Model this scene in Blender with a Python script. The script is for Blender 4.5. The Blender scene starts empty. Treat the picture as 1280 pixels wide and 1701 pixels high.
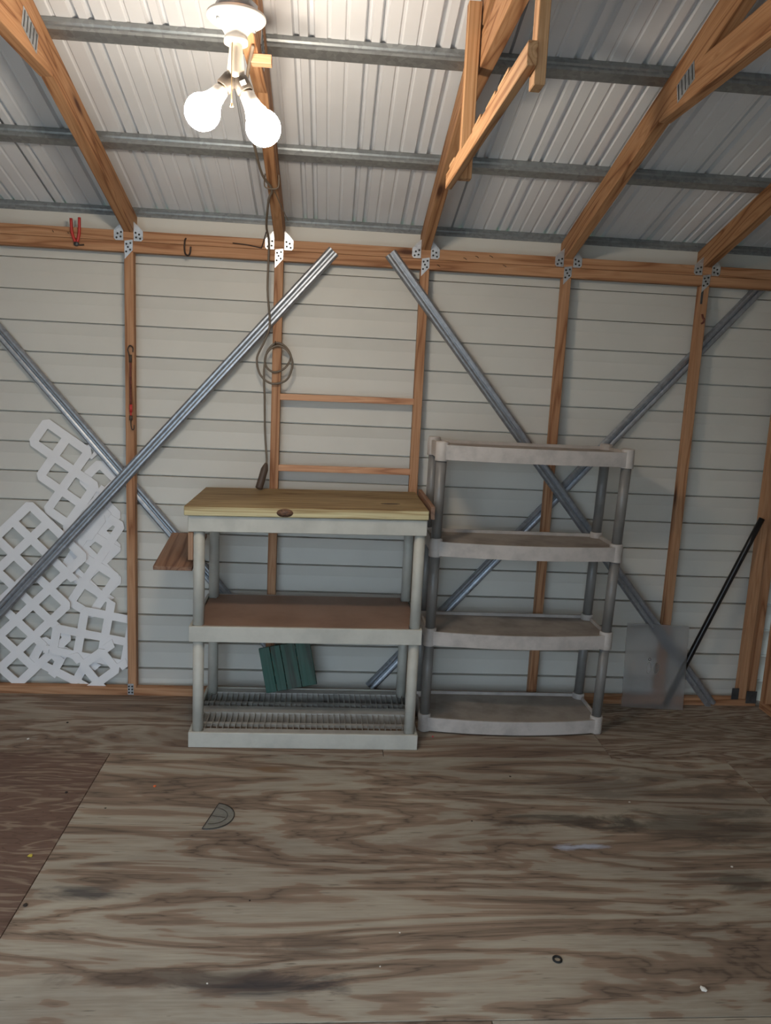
import bpy, bmesh, math, random
from mathutils import Vector, Matrix
random.seed(7)
scene = bpy.context.scene
C = scene.collection

# ------------------------------------------------------------------ camera
FPX = 1280.02
PITCH, YAW, ROLL = -0.16821, -0.07549, 0.04816
cam = bpy.data.objects.new('camera', bpy.data.cameras.new('camera'))
C.objects.link(cam)
cam.data.sensor_fit = 'VERTICAL'
cam.data.sensor_height = 24.0
cam.data.sensor_width = 18.06
cam.data.lens = FPX / 1701 * 24.0
cam.data.clip_start = 0.02
f = Vector((-math.sin(YAW) * math.cos(PITCH), math.cos(YAW) * math.cos(PITCH), math.sin(PITCH)))
r = Vector((math.cos(YAW), math.sin(YAW), 0))
u = r.cross(f)
r2 = math.cos(ROLL) * r + math.sin(ROLL) * u
u2 = -math.sin(ROLL) * r + math.cos(ROLL) * u
M = Matrix((r2, u2, -f)).transposed().to_4x4()
M.translation = Vector((-0.37055, -3.40845, 1.44929))
cam.matrix_world = M
scene.camera = cam

# ------------------------------------------------------------------ world, exposure
SKY = 4.6
BULB = 215.0
world = bpy.data.worlds.new('overcast sky'); scene.world = world
world.use_nodes = True
bg = world.node_tree.nodes['Background']
bg.inputs[0].default_value = (0.66, 0.83, 1.0, 1); bg.inputs[1].default_value = SKY
scene.view_settings.view_transform = 'Standard'
scene.view_settings.look = 'None'
scene.view_settings.gamma = 1.0
scene.view_settings.use_curve_mapping = False
scene.view_settings.exposure = 0.0

# room extents (metres): siding faces of the back wall at y = 0, floor at z = 0
XL, XR, YF = -2.29, 1.70, -3.66
SP = 0.61                      # stud spacing
SLOPE = 0.304
RIDGE = -1.83
DOOR = (-2.05, -0.10, 1.93)     # open double doorway in the front wall: x0, x1, head height
ANG = math.atan(SLOPE)

# ------------------------------------------------------------------ material helpers
def nt(name, rough=0.6, metal=0.0, spec=0.4):
    m = bpy.data.materials.new(name); m.use_nodes = True
    t = m.node_tree
    b = t.nodes['Principled BSDF']
    b.inputs['Roughness'].default_value = rough
    b.inputs['Metallic'].default_value = metal
    b.inputs['Specular IOR Level'].default_value = spec
    return m, t, b

def N(t, kind, **kw):
    n = t.nodes.new(kind)
    for k, v in kw.items():
        if k in n.inputs: n.inputs[k].default_value = v
        else: setattr(n, k, v)
    return n

def ramp(t, stops, fac):
    n = t.nodes.new('ShaderNodeValToRGB')
    e = n.color_ramp.elements
    while len(e) < len(stops): e.new(0.5)
    for el, (p, c) in zip(e, stops):
        el.position = p; el.color = (*c, 1) if len(c) == 3 else c
    t.links.new(fac, n.inputs[0])
    return n.outputs[0]

def mix(t, a, b, fac, mode='MIX'):
    n = t.nodes.new('ShaderNodeMix'); n.data_type = 'RGBA'; n.blend_type = mode
    for s, v in ((n.inputs[6], a), (n.inputs[7], b), (n.inputs[0], fac)):
        if hasattr(v, 'links'): t.links.new(v, s)
        else: s.default_value = v if isinstance(v, float) else (*v, 1)
    return n.outputs[2]

def math_(t, op, a, b=0.0, c=0.0, clamp=False):
    n = t.nodes.new('ShaderNodeMath'); n.operation = op; n.use_clamp = clamp
    for s, v in zip(n.inputs, (a, b, c)):
        if hasattr(v, 'links'): t.links.new(v, s)
        else: s.default_value = v
    return n.outputs[0]

def coords(t, scale=(1, 1, 1), rand=True):
    tc = t.nodes.new('ShaderNodeTexCoord')
    mp = t.nodes.new('ShaderNodeMapping'); mp.inputs['Scale'].default_value = scale
    src = tc.outputs['Object']
    if rand:
        oi = t.nodes.new('ShaderNodeObjectInfo')
        va = t.nodes.new('ShaderNodeVectorMath'); va.operation = 'ADD'
        mu = math_(t, 'MULTIPLY', oi.outputs['Random'], 37.0)
        cb = t.nodes.new('ShaderNodeCombineXYZ')
        for i in range(3): t.links.new(mu, cb.inputs[i])
        t.links.new(src, va.inputs[0]); t.links.new(cb.outputs[0], va.inputs[1])
        src = va.outputs[0]
    t.links.new(src, mp.inputs[0])
    return mp.outputs[0]

def noise(t, vec, scale=5.0, detail=3.0, rough=0.5, dist=0.0):
    n = N(t, 'ShaderNodeTexNoise', Scale=scale, Detail=detail, Roughness=rough, Distortion=dist)
    t.links.new(vec, n.inputs['Vector'])
    return n.outputs['Fac']

def bump(t, b, h, strength=0.2, dist=0.002):
    n = N(t, 'ShaderNodeBump', Strength=strength, Distance=dist)
    t.links.new(h, n.inputs['Height']); t.links.new(n.outputs[0], b.inputs['Normal'])

def lumber(name, light, mid, dark, rings=9.0, knots=True, rough=0.65, dirt=0.0):
    """softwood sawn along local X"""
    m, t, b = nt(name, rough, 0, 0.25)
    v = coords(t, (0.7, 11, 11))
    n1 = noise(t, v, 1.3, 2, 0.5, 0.3)
    band = math_(t, 'PINGPONG', math_(t, 'MULTIPLY', n1, rings), 1.0)
    v2 = coords(t, (2.5, 90, 90))
    fib = noise(t, v2, 2.0, 3, 0.6)
    col = ramp(t, ((0.0, dark), (0.25, mid), (0.75, light), (1.0, mid)), band)
    col = mix(t, col, ramp(t, ((0.3, (0.72, 0.68, 0.62)), (0.65, (1.08, 1.05, 1.0))), fib), 0.55, 'MULTIPLY')
    if knots:
        v3 = coords(t, (2.2, 9, 9))
        vo = N(t, 'ShaderNodeTexVoronoi', Scale=0.9); t.links.new(v3, vo.inputs['Vector'])
        k = ramp(t, ((0.05, (1, 1, 1)), (0.12, (0.25, 0.25, 0.25)), (0.2, (0, 0, 0))), vo.outputs['Distance'])
        col = mix(t, col, (0.09, 0.035, 0.018), k)
    if dirt:
        d = noise(t, coords(t, (1.5, 4, 4)), 2.2, 4, 0.6)
        col = mix(t, col, (0.16, 0.14, 0.12), math_(t, 'MULTIPLY', ramp(t, ((0.4, (0, 0, 0)), (0.7, (1, 1, 1))), d), dirt))
    t.links.new(col, b.inputs['Base Color'])
    bump(t, b, fib, 0.25, 0.001)
    return m

def plain(name, col, rough=0.5, metal=0.0, var=0.15, vscale=6.0, dark=None, spec=0.4, bmp=0.0):
    m, t, b = nt(name, rough, metal, spec)
    v = coords(t)
    n1 = noise(t, v, vscale, 4, 0.6)
    d = dark if dark else tuple(c * (1 - var * 2) for c in col)
    c = ramp(t, ((0.32, d), (0.58, col)), n1)
    t.links.new(c, b.inputs['Base Color'])
    if bmp: bump(t, b, noise(t, v, vscale * 12, 3), bmp, 0.001)
    return m

def galv(name, col, rough, metal=0.85):
    m, t, b = nt(name, rough, metal, 0.5)
    v = coords(t)
    vo = N(t, 'ShaderNodeTexVoronoi', Scale=70.0); t.links.new(v, vo.inputs['Vector'])
    sp = ramp(t, ((0.0, tuple(c * 0.8 for c in col)), (1.0, tuple(min(1, c * 1.12) for c in col))), vo.outputs['Color'])
    st = ramp(t, ((0.35, (0.72, 0.72, 0.72)), (0.65, (1, 1, 1))), noise(t, coords(t, (0.6, 6, 6)), 3, 4, 0.6))
    t.links.new(mix(t, sp, st, 0.7, 'MULTIPLY'), b.inputs['Base Color'])
    return m

MAT = {}
MAT['stud'] = lumber('stud pine', (0.47, 0.265, 0.150), (0.39, 0.20, 0.105), (0.24, 0.105, 0.050))
MAT['plate'] = lumber('plate pine', (0.50, 0.28, 0.155), (0.42, 0.215, 0.112), (0.27, 0.12, 0.056))
MAT['rafter'] = lumber('rafter pine', (0.47, 0.265, 0.140), (0.38, 0.195, 0.095), (0.21, 0.090, 0.040), rings=12)
MAT['rack'] = lumber('rack pine', (0.58, 0.345, 0.185), (0.48, 0.265, 0.13), (0.29, 0.13, 0.055), rings=12, knots=False)
MAT['slat'] = lumber('rung wood', (0.62, 0.36, 0.22), (0.55, 0.29, 0.17), (0.36, 0.17, 0.095), knots=False)
MAT['red_wood'] = lumber('reddish scrap wood', (0.30, 0.175, 0.115), (0.25, 0.135, 0.088), (0.14, 0.068, 0.042), dirt=0.5)
MAT['pale_wood'] = lumber('treated top', (0.58, 0.52, 0.32), (0.50, 0.42, 0.24), (0.34, 0.25, 0.125), rings=15, knots=False)
def weather_top(m):
    t = m.node_tree; b = t.nodes['Principled BSDF']
    src = b.inputs['Base Color'].links[0].from_socket
    tc = t.nodes.new('ShaderNodeTexCoord'); sp = t.nodes.new('ShaderNodeSeparateXYZ'); t.links.new(tc.outputs['Normal'], sp.inputs[0])
    up = ramp(t, ((0.5, (0, 0, 0)), (0.7, (1, 1, 1))), sp.outputs[2])
    grime = ramp(t, ((0.35, (0.40, 0.31, 0.25)), (0.65, (0.62, 0.53, 0.47))), noise(t, coords(t, (1.2, 6, 1)), 2.0, 4, 0.6))
    t.links.new(mix(t, src, mix(t, src, grime, 1.0, 'MULTIPLY'), up), b.inputs['Base Color'])
    return m
MAT['pale_wood'] = weather_top(MAT['pale_wood'])
MAT['green_wood'] = lumber('green painted boards', (0.055, 0.135, 0.11), (0.042, 0.115, 0.09), (0.032, 0.055, 0.045), knots=False, dirt=0.35)
MAT['siding'] = plain('cream siding', (0.62, 0.598, 0.54), 0.5, 0, 0.03, 2.0)
MAT['roof'] = plain('white roof metal', (0.83, 0.845, 0.87), 0.42, 0.0, 0.05, 1.5)
MAT['purlin'] = galv('purlin steel', (0.36, 0.38, 0.385), 0.42, 0.7)
MAT['brace'] = galv('brace steel', (0.40, 0.43, 0.47), 0.42, 0.72)
MAT['galv'] = galv('connector steel', (0.72, 0.75, 0.78), 0.35, 0.8)
MAT['dark_steel'] = galv('dark steel', (0.10, 0.105, 0.11), 0.5, 0.6)
MAT['hole'] = plain('nail dark', (0.03, 0.03, 0.03), 0.6)
MAT['unit_a'] = plain('putty plastic', (0.50, 0.485, 0.43), 0.5, 0, 0.08, 9.0, spec=0.4)
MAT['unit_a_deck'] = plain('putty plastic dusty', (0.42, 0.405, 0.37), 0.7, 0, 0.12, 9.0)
MAT['unit_b'] = plain('taupe plastic', (0.49, 0.445, 0.41), 0.55, 0, 0.12, 14.0)
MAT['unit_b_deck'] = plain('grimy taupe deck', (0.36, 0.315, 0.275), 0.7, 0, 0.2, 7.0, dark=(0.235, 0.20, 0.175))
MAT['unit_b_post'] = plain('grey post', (0.20, 0.19, 0.18), 0.38, 0, 0.1, 10.0, spec=0.5)
MAT['hardboard'] = plain('brown hardboard', (0.30, 0.185, 0.13), 0.55, 0, 0.12, 4.0, dark=(0.23, 0.135, 0.09))
MAT['lattice'] = plain('white lattice plastic', (0.80, 0.785, 0.785), 0.5, 0, 0.03, 5.0)
MAT['porcelain'] = plain('porcelain', (0.82, 0.79, 0.74), 0.25, 0, 0.02, 5.0, spec=0.5)
MAT['socket'] = plain('socket', (0.70, 0.64, 0.54), 0.4, 0, 0.05, 5.0)
MAT['socket_dark'] = plain('adapter shade', (0.06, 0.05, 0.042), 0.45, 0, 0.05, 5.0)
MAT['box'] = galv('junction box', (0.50, 0.52, 0.56), 0.45, 0.5)
MAT['chain'] = plain('brass chain', (0.55, 0.40, 0.22), 0.35, 0.8, 0.05)
MAT['cord'] = plain('grey brown cord', (0.17, 0.135, 0.10), 0.55, 0, 0.1)
MAT['plug'] = plain('dark brown plug', (0.075, 0.05, 0.036), 0.5, 0, 0.1)
MAT['red'] = plain('red grips', (0.50, 0.04, 0.035), 0.4, 0, 0.1)
MAT['bungee'] = plain('brown red bungee', (0.16, 0.045, 0.03), 0.7, 0, 0.3, 60.0)
MAT['black'] = plain('black pole', (0.010, 0.009, 0.010), 0.3, 0, 0.1, 20.0, spec=0.35)
MAT['rust'] = plain('rusty wire', (0.07, 0.05, 0.04), 0.6, 0.4, 0.2, 40.0)
MAT['rubber'] = plain('black rubber', (0.015, 0.015, 0.015), 0.6)
MAT['white_bit'] = plain('white chip', (0.75, 0.72, 0.66), 0.6)
MAT['orange_bit'] = plain('orange chip', (0.75, 0.16, 0.05), 0.5)
MAT['pink_bit'] = plain('pink chip', (0.75, 0.10, 0.12), 0.5)
MAT['yellow_bit'] = plain('yellow chip', (0.65, 0.52, 0.08), 0.5)
MAT['dark_bit'] = plain('dark chip', (0.04, 0.03, 0.025), 0.7)
MAT['grass'] = plain('lawn', (0.09, 0.13, 0.05), 0.9, 0, 0.3, 3.0)
MAT['label'] = plain('white label', (0.8, 0.8, 0.78), 0.5, 0, 0.01)

def bulb_mat():
    m, t, b = nt('glowing bulb', 0.4)
    b.inputs['Base Color'].default_value = (0.9, 0.88, 0.82, 1)
    b.inputs['Emission Color'].default_value = (1.0, 0.86, 0.70, 1)
    b.inputs['Emission Strength'].default_value = BULB
    return m
MAT['bulb'] = bulb_mat()

def frosted():
    m, t, b = nt('frosted plastic', 0.36, 0, 0.3)
    b.inputs['Base Color'].default_value = (0.86, 0.86, 0.87, 1)
    b.inputs['Transmission Weight'].default_value = 0.93
    b.inputs['IOR'].default_value = 1.25
    return m
MAT['frosted'] = frosted()

def clear_plastic():
    m, t, b = nt('smoky clear plastic', 0.25, 0, 0.5)
    b.inputs['Base Color'].default_value = (0.72, 0.74, 0.71, 1)
    b.inputs['Transmission Weight'].default_value = 0.85
    b.inputs['IOR'].default_value = 1.2
    return m
MAT['clear'] = clear_plastic()

def plywood():
    m, t, b = nt('worn plywood', 0.75, 0, 0.2)
    geo = t.nodes.new('ShaderNodeNewGeometry')
    oi = t.nodes.new('ShaderNodeObjectInfo')
    sepc = t.nodes.new('ShaderNodeSeparateColor'); t.links.new(oi.outputs['Color'], sepc.inputs[0])
    # face grain: contour bands of a stretched noise field, offset from sheet to sheet
    v = coords(t, (0.62, 3.7, 1), rand=True)
    n1 = noise(t, v, 1.35, 4.5, 0.56, 0.6)
    freq = math_(t, 'MULTIPLY_ADD', sepc.outputs[2], 22.0, 11.0)
    band = math_(t, 'PINGPONG', math_(t, 'MULTIPLY', n1, freq), 1.0)
    v2 = coords(t, (3.0, 70, 1))
    fib = noise(t, v2, 2.0, 4, 0.65)
    v4 = coords(t, (0.7, 1.6, 1))
    blotch = noise(t, v4, 2.2, 4, 0.6)
    bandf = math_(t, 'ADD', band, math_(t, 'MULTIPLY', math_(t, 'SUBTRACT', fib, 0.5), 0.35))
    col = ramp(t, ((0.0, (0.15, 0.115, 0.088)), (0.08, (0.23, 0.175, 0.135)), (0.46, (0.315, 0.236, 0.180)), (0.54, (0.365, 0.318, 0.258)), (1.0, (0.41, 0.372, 0.308))), bandf)
    brown = ramp(t, ((0.0, (0.13, 0.085, 0.066)), (0.12, (0.165, 0.105, 0.082)), (0.6, (0.155, 0.098, 0.078)), (0.92, (0.26, 0.195, 0.15))), bandf)
    col = mix(t, col, brown, sepc.outputs[0])
    col = mix(t, col, ramp(t, ((0.3, (0.70, 0.68, 0.67)), (0.62, (1.06, 1.04, 1.0))), blotch), 0.75, 'MULTIPLY')
    col = mix(t, col, ramp(t, ((0.3, (0.78, 0.76, 0.74)), (0.6, (1.05, 1.05, 1.05))), fib), 0.6, 'MULTIPLY')
    # short dark checks in the veneer
    ck = noise(t, coords(t, (9, 120, 1)), 1.2, 2, 0.5)
    col = mix(t, col, (0.06, 0.045, 0.035), math_(t, 'MULTIPLY', ramp(t, ((0.68, (0, 0, 0)), (0.74, (1, 1, 1))), ck), 0.6))
    # stains and mildew with their own ragged outlines, at their places on the floor
    sep = t.nodes.new('ShaderNodeSeparateXYZ'); t.links.new(geo.outputs['Position'], sep.inputs[0])
    mpw = N(t, 'ShaderNodeMapping', Scale=(3, 10, 1)); t.links.new(geo.outputs['Position'], mpw.inputs[0])
    rag = noise(t, mpw.outputs[0], 1.2, 5, 0.65, 0.8)
    def stain(cx, cy, rx, ry, color, amt, lo=0.15, hi=0.75):
        nonlocal col
        dx = math_(t, 'DIVIDE', math_(t, 'SUBTRACT', sep.outputs[0], cx), rx)
        dy = math_(t, 'DIVIDE', math_(t, 'SUBTRACT', sep.outputs[1], cy), ry)
        d = math_(t, 'SQRT', math_(t, 'ADD', math_(t, 'MULTIPLY', dx, dx), math_(t, 'MULTIPLY', dy, dy)))
        d = math_(t, 'SUBTRACT', math_(t, 'MULTIPLY_ADD', rag, 3.0, -0.45), d)
        msk = math_(t, 'MULTIPLY', ramp(t, ((lo, (0, 0, 0)), (hi, (1, 1, 1))), d), amt)
        col = mix(t, col, color, msk)
    ink = (0.045, 0.042, 0.046)
    stain(-0.48, -1.76, 0.24, 0.05, ink, 0.85)
    stain(-0.72, -1.73, 0.30, 0.035, (0.10, 0.075, 0.06), 0.7)
    stain(-1.00, -1.42, 0.17, 0.035, ink, 0.8)
    stain(-0.98, -1.28, 0.16, 0.02, ink, 0.6)
    stain(-0.38, -1.62, 0.26, 0.05, (0.12, 0.09, 0.07), 0.6)
    stain(0.93, -1.36, 0.16, 0.07, (0.05, 0.045, 0.038), 0.6)
    stain(0.95, -1.08, 0.50, 0.16, (0.07, 0.062, 0.052), 0.62)
    stain(0.50, -1.05, 0.30, 0.06, (0.06, 0.052, 0.044), 0.7)
    stain(0.75, -0.82, 0.55, 0.12, (0.10, 0.085, 0.07), 0.5)
    stain(1.15, -0.30, 0.60, 0.20, (0.09, 0.078, 0.055), 0.3)
    stain(-0.05, -1.20, 0.16, 0.06, (0.22, 0.15, 0.115), 0.5)
    stain(-0.55, -0.72, 0.10, 0.03, (0.20, 0.12, 0.065), 0.8)
    stain(0.51, -1.19, 0.12, 0.024, (0.40, 0.43, 0.52), 1.0, 0.1, 0.5)
    t.links.new(col, b.inputs['Base Color'])
    bump(t, b, bandf, 0.15, 0.002)
    return m
MAT['plywood'] = plywood()

# ------------------------------------------------------------------ geometry helpers
def link(name, mesh, mat, parent=None, loc=None, rot=None, smooth=False):
    if mat and not mesh.materials: mesh.materials.append(MAT[mat] if isinstance(mat, str) else mat)
    if smooth: mesh.polygons.foreach_set('use_smooth', [True] * len(mesh.polygons))
    o = bpy.data.objects.new(name, mesh); C.objects.link(o)
    if parent: o.parent = parent
    if loc is not None: o.location = loc
    if rot is not None: o.rotation_euler = rot
    return o

def empty(name, loc=(0, 0, 0)):
    o = bpy.data.objects.new(name, None); C.objects.link(o); o.location = loc
    o.empty_display_size = 0.1
    return o

def tag(o, label=None, cat=None, group=None, kind=None):
    for k, v in (('label', label), ('category', cat), ('group', group), ('kind', kind)):
        if v: o[k] = v
    return o

def to_mesh(bm, name):
    bmesh.ops.recalc_face_normals(bm, faces=bm.faces)
    me = bpy.data.meshes.new(name); bm.to_mesh(me); bm.free()
    return me

def bm_box(bm, c, s, rot=None, bev=0.0):
    g = bmesh.ops.create_cube(bm, size=1.0)
    vs = g['verts']
    bmesh.ops.scale(bm, vec=s, verts=vs)
    if bev:
        es = list({e for v in vs for e in v.link_edges})
        res = bmesh.ops.bevel(bm, geom=es, offset=bev, segments=1, affect='EDGES')
        vs = list({v for fc in res['faces'] for v in fc.verts} | {v for v in vs if v.is_valid})
    if rot is not None: bmesh.ops.rotate(bm, cent=(0, 0, 0), matrix=rot, verts=vs)
    bmesh.ops.translate(bm, vec=c, verts=vs)

def box(name, c, s, mat, parent=None, bev=0.0015, rot=None):
    bm = bmesh.new(); bm_box(bm, (0, 0, 0), s, None, bev)
    return link(name, to_mesh(bm, name), mat, parent, c, rot)

def span(name, x0, x1, y0, y1, z0, z1, mat, parent=None, bev=0.0015):
    return box(name, ((x0 + x1) / 2, (y0 + y1) / 2, (z0 + z1) / 2), (x1 - x0, y1 - y0, z1 - z0), mat, parent, bev)

def axes(p0, p1, up=(0, 0, 1)):
    x = (Vector(p1) - Vector(p0)).normalized()
    y = Vector(up).cross(x).normalized(); z = x.cross(y)
    return Matrix((x, y, z)).transposed()

def beam(name, p0, p1, w, h, mat, parent=None, up=(0, 0, 1), bev=0.0015):
    """sawn timber, local X along its length, w across, h in the 'up' sense"""
    L = (Vector(p1) - Vector(p0)).length
    bm = bmesh.new(); bm_box(bm, (0, 0, 0), (L, w, h), None, bev)
    o = link(name, to_mesh(bm, name), mat, parent, (Vector(p0) + Vector(p1)) / 2)
    o.rotation_euler = axes(p0, p1, up).to_euler()
    return o

def profile(name, pts, x0, x1, mat, parent=None, closed=True, loc=None, rot=None):
    """cross-section pts (y, z) swept along local X"""
    bm = bmesh.new()
    a = [bm.verts.new((x0, y, z)) for y, z in pts]
    b = [bm.verts.new((x1, y, z)) for y, z in pts]
    n = len(pts)
    for i in range(n if closed else n - 1):
        j = (i + 1) % n
        bm.faces.new((a[i], a[j], b[j], b[i]))
    if closed:
        bm.faces.new(a); bm.faces.new(b)
    return link(name, to_mesh(bm, name), mat, parent, loc, rot)

def strip_section(pts, th):
    """closed section of a bent sheet: polyline offset by th"""
    P = [Vector(p) for p in pts]; off = []
    for i, p in enumerate(P):
        d = (P[min(i + 1, len(P) - 1)] - P[max(i - 1, 0)]).normalized()
        off.append(p + Vector((-d.y, d.x)) * th)
    return [tuple(p) for p in P] + [tuple(p) for p in reversed(off)]

def lathe_bm(bm, prof, seg=24, mat4=None):
    rings = []
    new = []
    for rr, z in prof:
        if rr < 1e-5:
            v = bm.verts.new((0, 0, z)); rings.append([v]); new.append(v)
        else:
            ring = [bm.verts.new((rr * math.cos(2 * math.pi * k / seg), rr * math.sin(2 * math.pi * k / seg), z)) for k in range(seg)]
            rings.append(ring); new += ring
    for a, b in zip(rings, rings[1:]):
        if len(a) == 1 and len(b) == 1: continue
        for k in range(seg):
            k2 = (k + 1) % seg
            if len(a) == 1: bm.faces.new((a[0], b[k], b[k2]))
            elif len(b) == 1: bm.faces.new((a[k], a[k2], b[0]))
            else: bm.faces.new((a[k], a[k2], b[k2], b[k]))
    if mat4 is not None: bmesh.ops.transform(bm, matrix=mat4, verts=new)

def lathe(name, prof, mat, parent=None, loc=(0, 0, 0), rot=None, seg=24):
    bm = bmesh.new(); lathe_bm(bm, prof, seg)
    o = link(name, to_mesh(bm, name), mat, parent, loc, rot, smooth=True)
    return o

def smooth_path(pts, n=6):
    P = [Vector(p) for p in pts]; out = []
    for i in range(len(P) - 1):
        p0 = P[max(i - 1, 0)]; p1 = P[i]; p2 = P[i + 1]; p3 = P[min(i + 2, len(P) - 1)]
        for k in range(n):
            s = k / n
            out.append(0.5 * ((2 * p1) + (p2 - p0) * s + (2 * p0 - 5 * p1 + 4 * p2 - p3) * s * s + (3 * p1 - p0 - 3 * p2 + p3) * s ** 3))
    out.append(P[-1])
    return out

def tube(name, pts, rad, mat, parent=None, seg=8, smooth_n=6, radii=None):
    P = smooth_path(pts, smooth_n) if smooth_n else [Vector(p) for p in pts]
    o0 = P[0].copy()
    P = [p - o0 for p in P]
    bm = bmesh.new(); rings = []
    nrm = None
    for i, p in enumerate(P):
        d = (P[min(i + 1, len(P) - 1)] - P[max(i - 1, 0)]).normalized()
        if nrm is None:
            nrm = d.orthogonal().normalized()
        else:
            nrm = (nrm - d * nrm.dot(d)).normalized()
        bn = d.cross(nrm)
        rr = radii(i / (len(P) - 1)) if radii else rad
        rings.append([bm.verts.new(p + nrm * rr * math.cos(2 * math.pi * k / seg) + bn * rr * math.sin(2 * math.pi * k / seg)) for k in range(seg)])
    for a, b in zip(rings, rings[1:]):
        for k in range(seg):
            bm.faces.new((a[k], a[(k + 1) % seg], b[(k + 1) % seg], b[k]))
    bm.faces.new(rings[0]); bm.faces.new(rings[-1])
    return link(name, to_mesh(bm, name), mat, parent, o0, smooth=True)

# ------------------------------------------------------------------ ground and floor
lawn = box('lawn', (-0.3, -2.5, -0.36), (30, 30, 0.1), 'grass'); tag(lawn, 'green lawn added unseen outside the shed door to bounce light in', 'lawn', kind='structure')  # unseen ground slab, added to bounce sky light in through the doorway

apron = box('bounce_apron', (-0.4, -6.7, -0.305), (7.0, 6.0, 0.05), plain('pale concrete', (0.52, 0.51, 0.48), 0.85, 0, 0.08, 3.0), None, 0.005); tag(apron, 'pale concrete apron added unseen outside the doorway to bounce light onto the ceiling', kind='structure')  # added reflector, never in view: pale slab throws sky light up to the ceiling

floor = empty('floor'); tag(floor, 'worn bare plywood shed floor in large sheets', kind='structure')
def sheet(x0, x1, y0, y1, tint, dz=0.0):
    g = 0.0012
    o = span('plywood_sheet', x0 + g, x1 - g, y0 + g, y1 - g, -0.019, dz, 'plywood', floor, 0.001)
    o.color = (*tint, 1)
    return o
# tint: red = browner veneer, blue = finer grain bands
sheet(-1.167, 1.27, -1.868, -0.60, (0.0, 0, 0.05))
sheet(XL - 0.06, -1.167, -1.868, -0.60, (0.95, 0, 0.75))
sheet(1.27, XR + 0.06, -1.868, -0.60, (0.35, 0, 0.3))
sheet(XL - 0.06, -0.12, -0.60, 0.05, (0.3, 0, 0.12))
sheet(-0.12, 0.80, -0.60, 0.05, (0.35, 0, 0.2))
sheet(0.80, XR + 0.06, -0.60, 0.05, (0.25, 0, 0.95))
sheet(XL - 0.06, 0.05, -3.14, -1.868, (0.1, 0, 0.1))
sheet(0.05, XR + 0.06, -3.14, -1.868, (0.0, 0, 0.2))
sheet(XL - 0.06, XR + 0.06, -3.70, -3.14, (0.2, 0, 0.2))
span('joist_deck', XL - 0.06, XR + 0.06, -3.70, 0.05, -0.06, -0.0195, 'stud', floor)

# ------------------------------------------------------------------ walls
CO = 0.127                                   # siding exposure
def course_mesh(name, L):
    # room side of a lap course: flat lower band, upper band leaning into the room, then the lap groove
    pts = [(0.013, 0.0), (0.013, 0.072), (0.003, 0.1205), (0.030, 0.1215), (0.030, 0.131), (0.034, 0.131), (0.034, 0.0)]
    bm = bmesh.new()
    a = [bm.verts.new((-L / 2, y, z)) for y, z in pts]; b = [bm.verts.new((L / 2, y, z)) for y, z in pts]
    n = len(pts)
    for i in range(n): bm.faces.new((a[i], a[(i + 1) % n], b[(i + 1) % n], b[i]))
    bm.faces.new(a); bm.faces.new(b)
    me = to_mesh(bm, name); me.materials.append(MAT['siding'])
    return me
Z0 = -0.019                                  # first course foot; laps fall at Z0 + k * CO
def side_courses(parent, L, loc, rz, n, zfrom=0):
    me = course_mesh('siding_course', L)
    for k in range(zfrom, n):
        o = bpy.data.objects.new('siding_course', me); C.objects.link(o); o.parent = parent
        o.location = (loc[0], loc[1], Z0 + k * CO); o.rotation_euler = (0, 0, rz)

wall_back = empty('wall_back'); tag(wall_back, 'cream lap-sided back wall with bare timber framing', kind='structure')
side_courses(wall_back, XR + 0.08 - XL + 0.08, ((XL + XR) / 2, 0, 0), 0, 16)
span('siding_cap', XL - 0.08, XR + 0.08, 0.006, 0.034, Z0 + 16 * CO, 2.072, 'siding', wall_back, 0)
YS0, YS1 = -0.06, -0.021
wall_right = empty('wall_right'); tag(wall_right, 'cream lap-sided right wall with timber framing', kind='structure')
wall_left = empty('wall_left'); tag(wall_left, 'cream lap-sided left wall with timber framing', kind='structure')
wall_front = empty('wall_front'); tag(wall_front, 'cream lap-sided front wall with wide open doorway', kind='structure')
side_courses(wall_right, -YF, (XR + 0.06, YF / 2, 0), -math.pi / 2, 20)
side_courses(wall_left, -YF, (XL - 0.06, YF / 2, 0), math.pi / 2, 20)
# front wall on both sides of the doorway and above it
side_courses(wall_front, DOOR[0] - XL + 0.08, ((DOOR[0] + XL - 0.08) / 2, YF - 0.0, 0), math.pi, 16)
side_courses(wall_front, XR + 0.08 - DOOR[1], ((DOOR[1] + XR + 0.08) / 2, YF - 0.0, 0), math.pi, 16)
side_courses(wall_front, DOOR[1] - DOOR[0], ((DOOR[1] + DOOR[0]) / 2, YF - 0.0, 0), math.pi, 16, 15)
for x in (DOOR[0] - 0.02, DOOR[1] + 0.02):
    beam('door_jamb', (x, YF + 0.04, 0), (x, YF + 0.04, DOOR[2] + 0.02), 0.07, 0.038, 'stud', wall_front, up=(1, 0, 0))
beam('door_header', (DOOR[0] - 0.04, YF + 0.04, DOOR[2] + 0.045), (DOOR[1] + 0.04, YF + 0.04, DOOR[2] + 0.045), 0.05, 0.089, 'plate', wall_front)

# studs
studs = [(i - 3) * SP for i in range(0, 6)]
for x in studs:
    beam('stud', (x, (YS0 + YS1) / 2, 0.036), (x, (YS0 + YS1) / 2, 1.919), 0.037, 0.039, 'stud', wall_back, up=(0, 1, 0))
beam('stud', (1.628, -0.04, 0.036), (1.628, -0.04, 1.919), 0.038, 0.039, 'stud', wall_back, up=(0, 1, 0))
beam('stud', (1.674, -0.030, 0.036), (1.674, -0.030, 1.919), 0.05, 0.036, 'stud', wall_back, up=(0, 1, 0))
beam('stud', (XL + 0.02, -0.04, 0.036), (XL + 0.02, -0.04, 1.919), 0.04, 0.039, 'stud', wall_back, up=(0, 1, 0))
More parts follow.
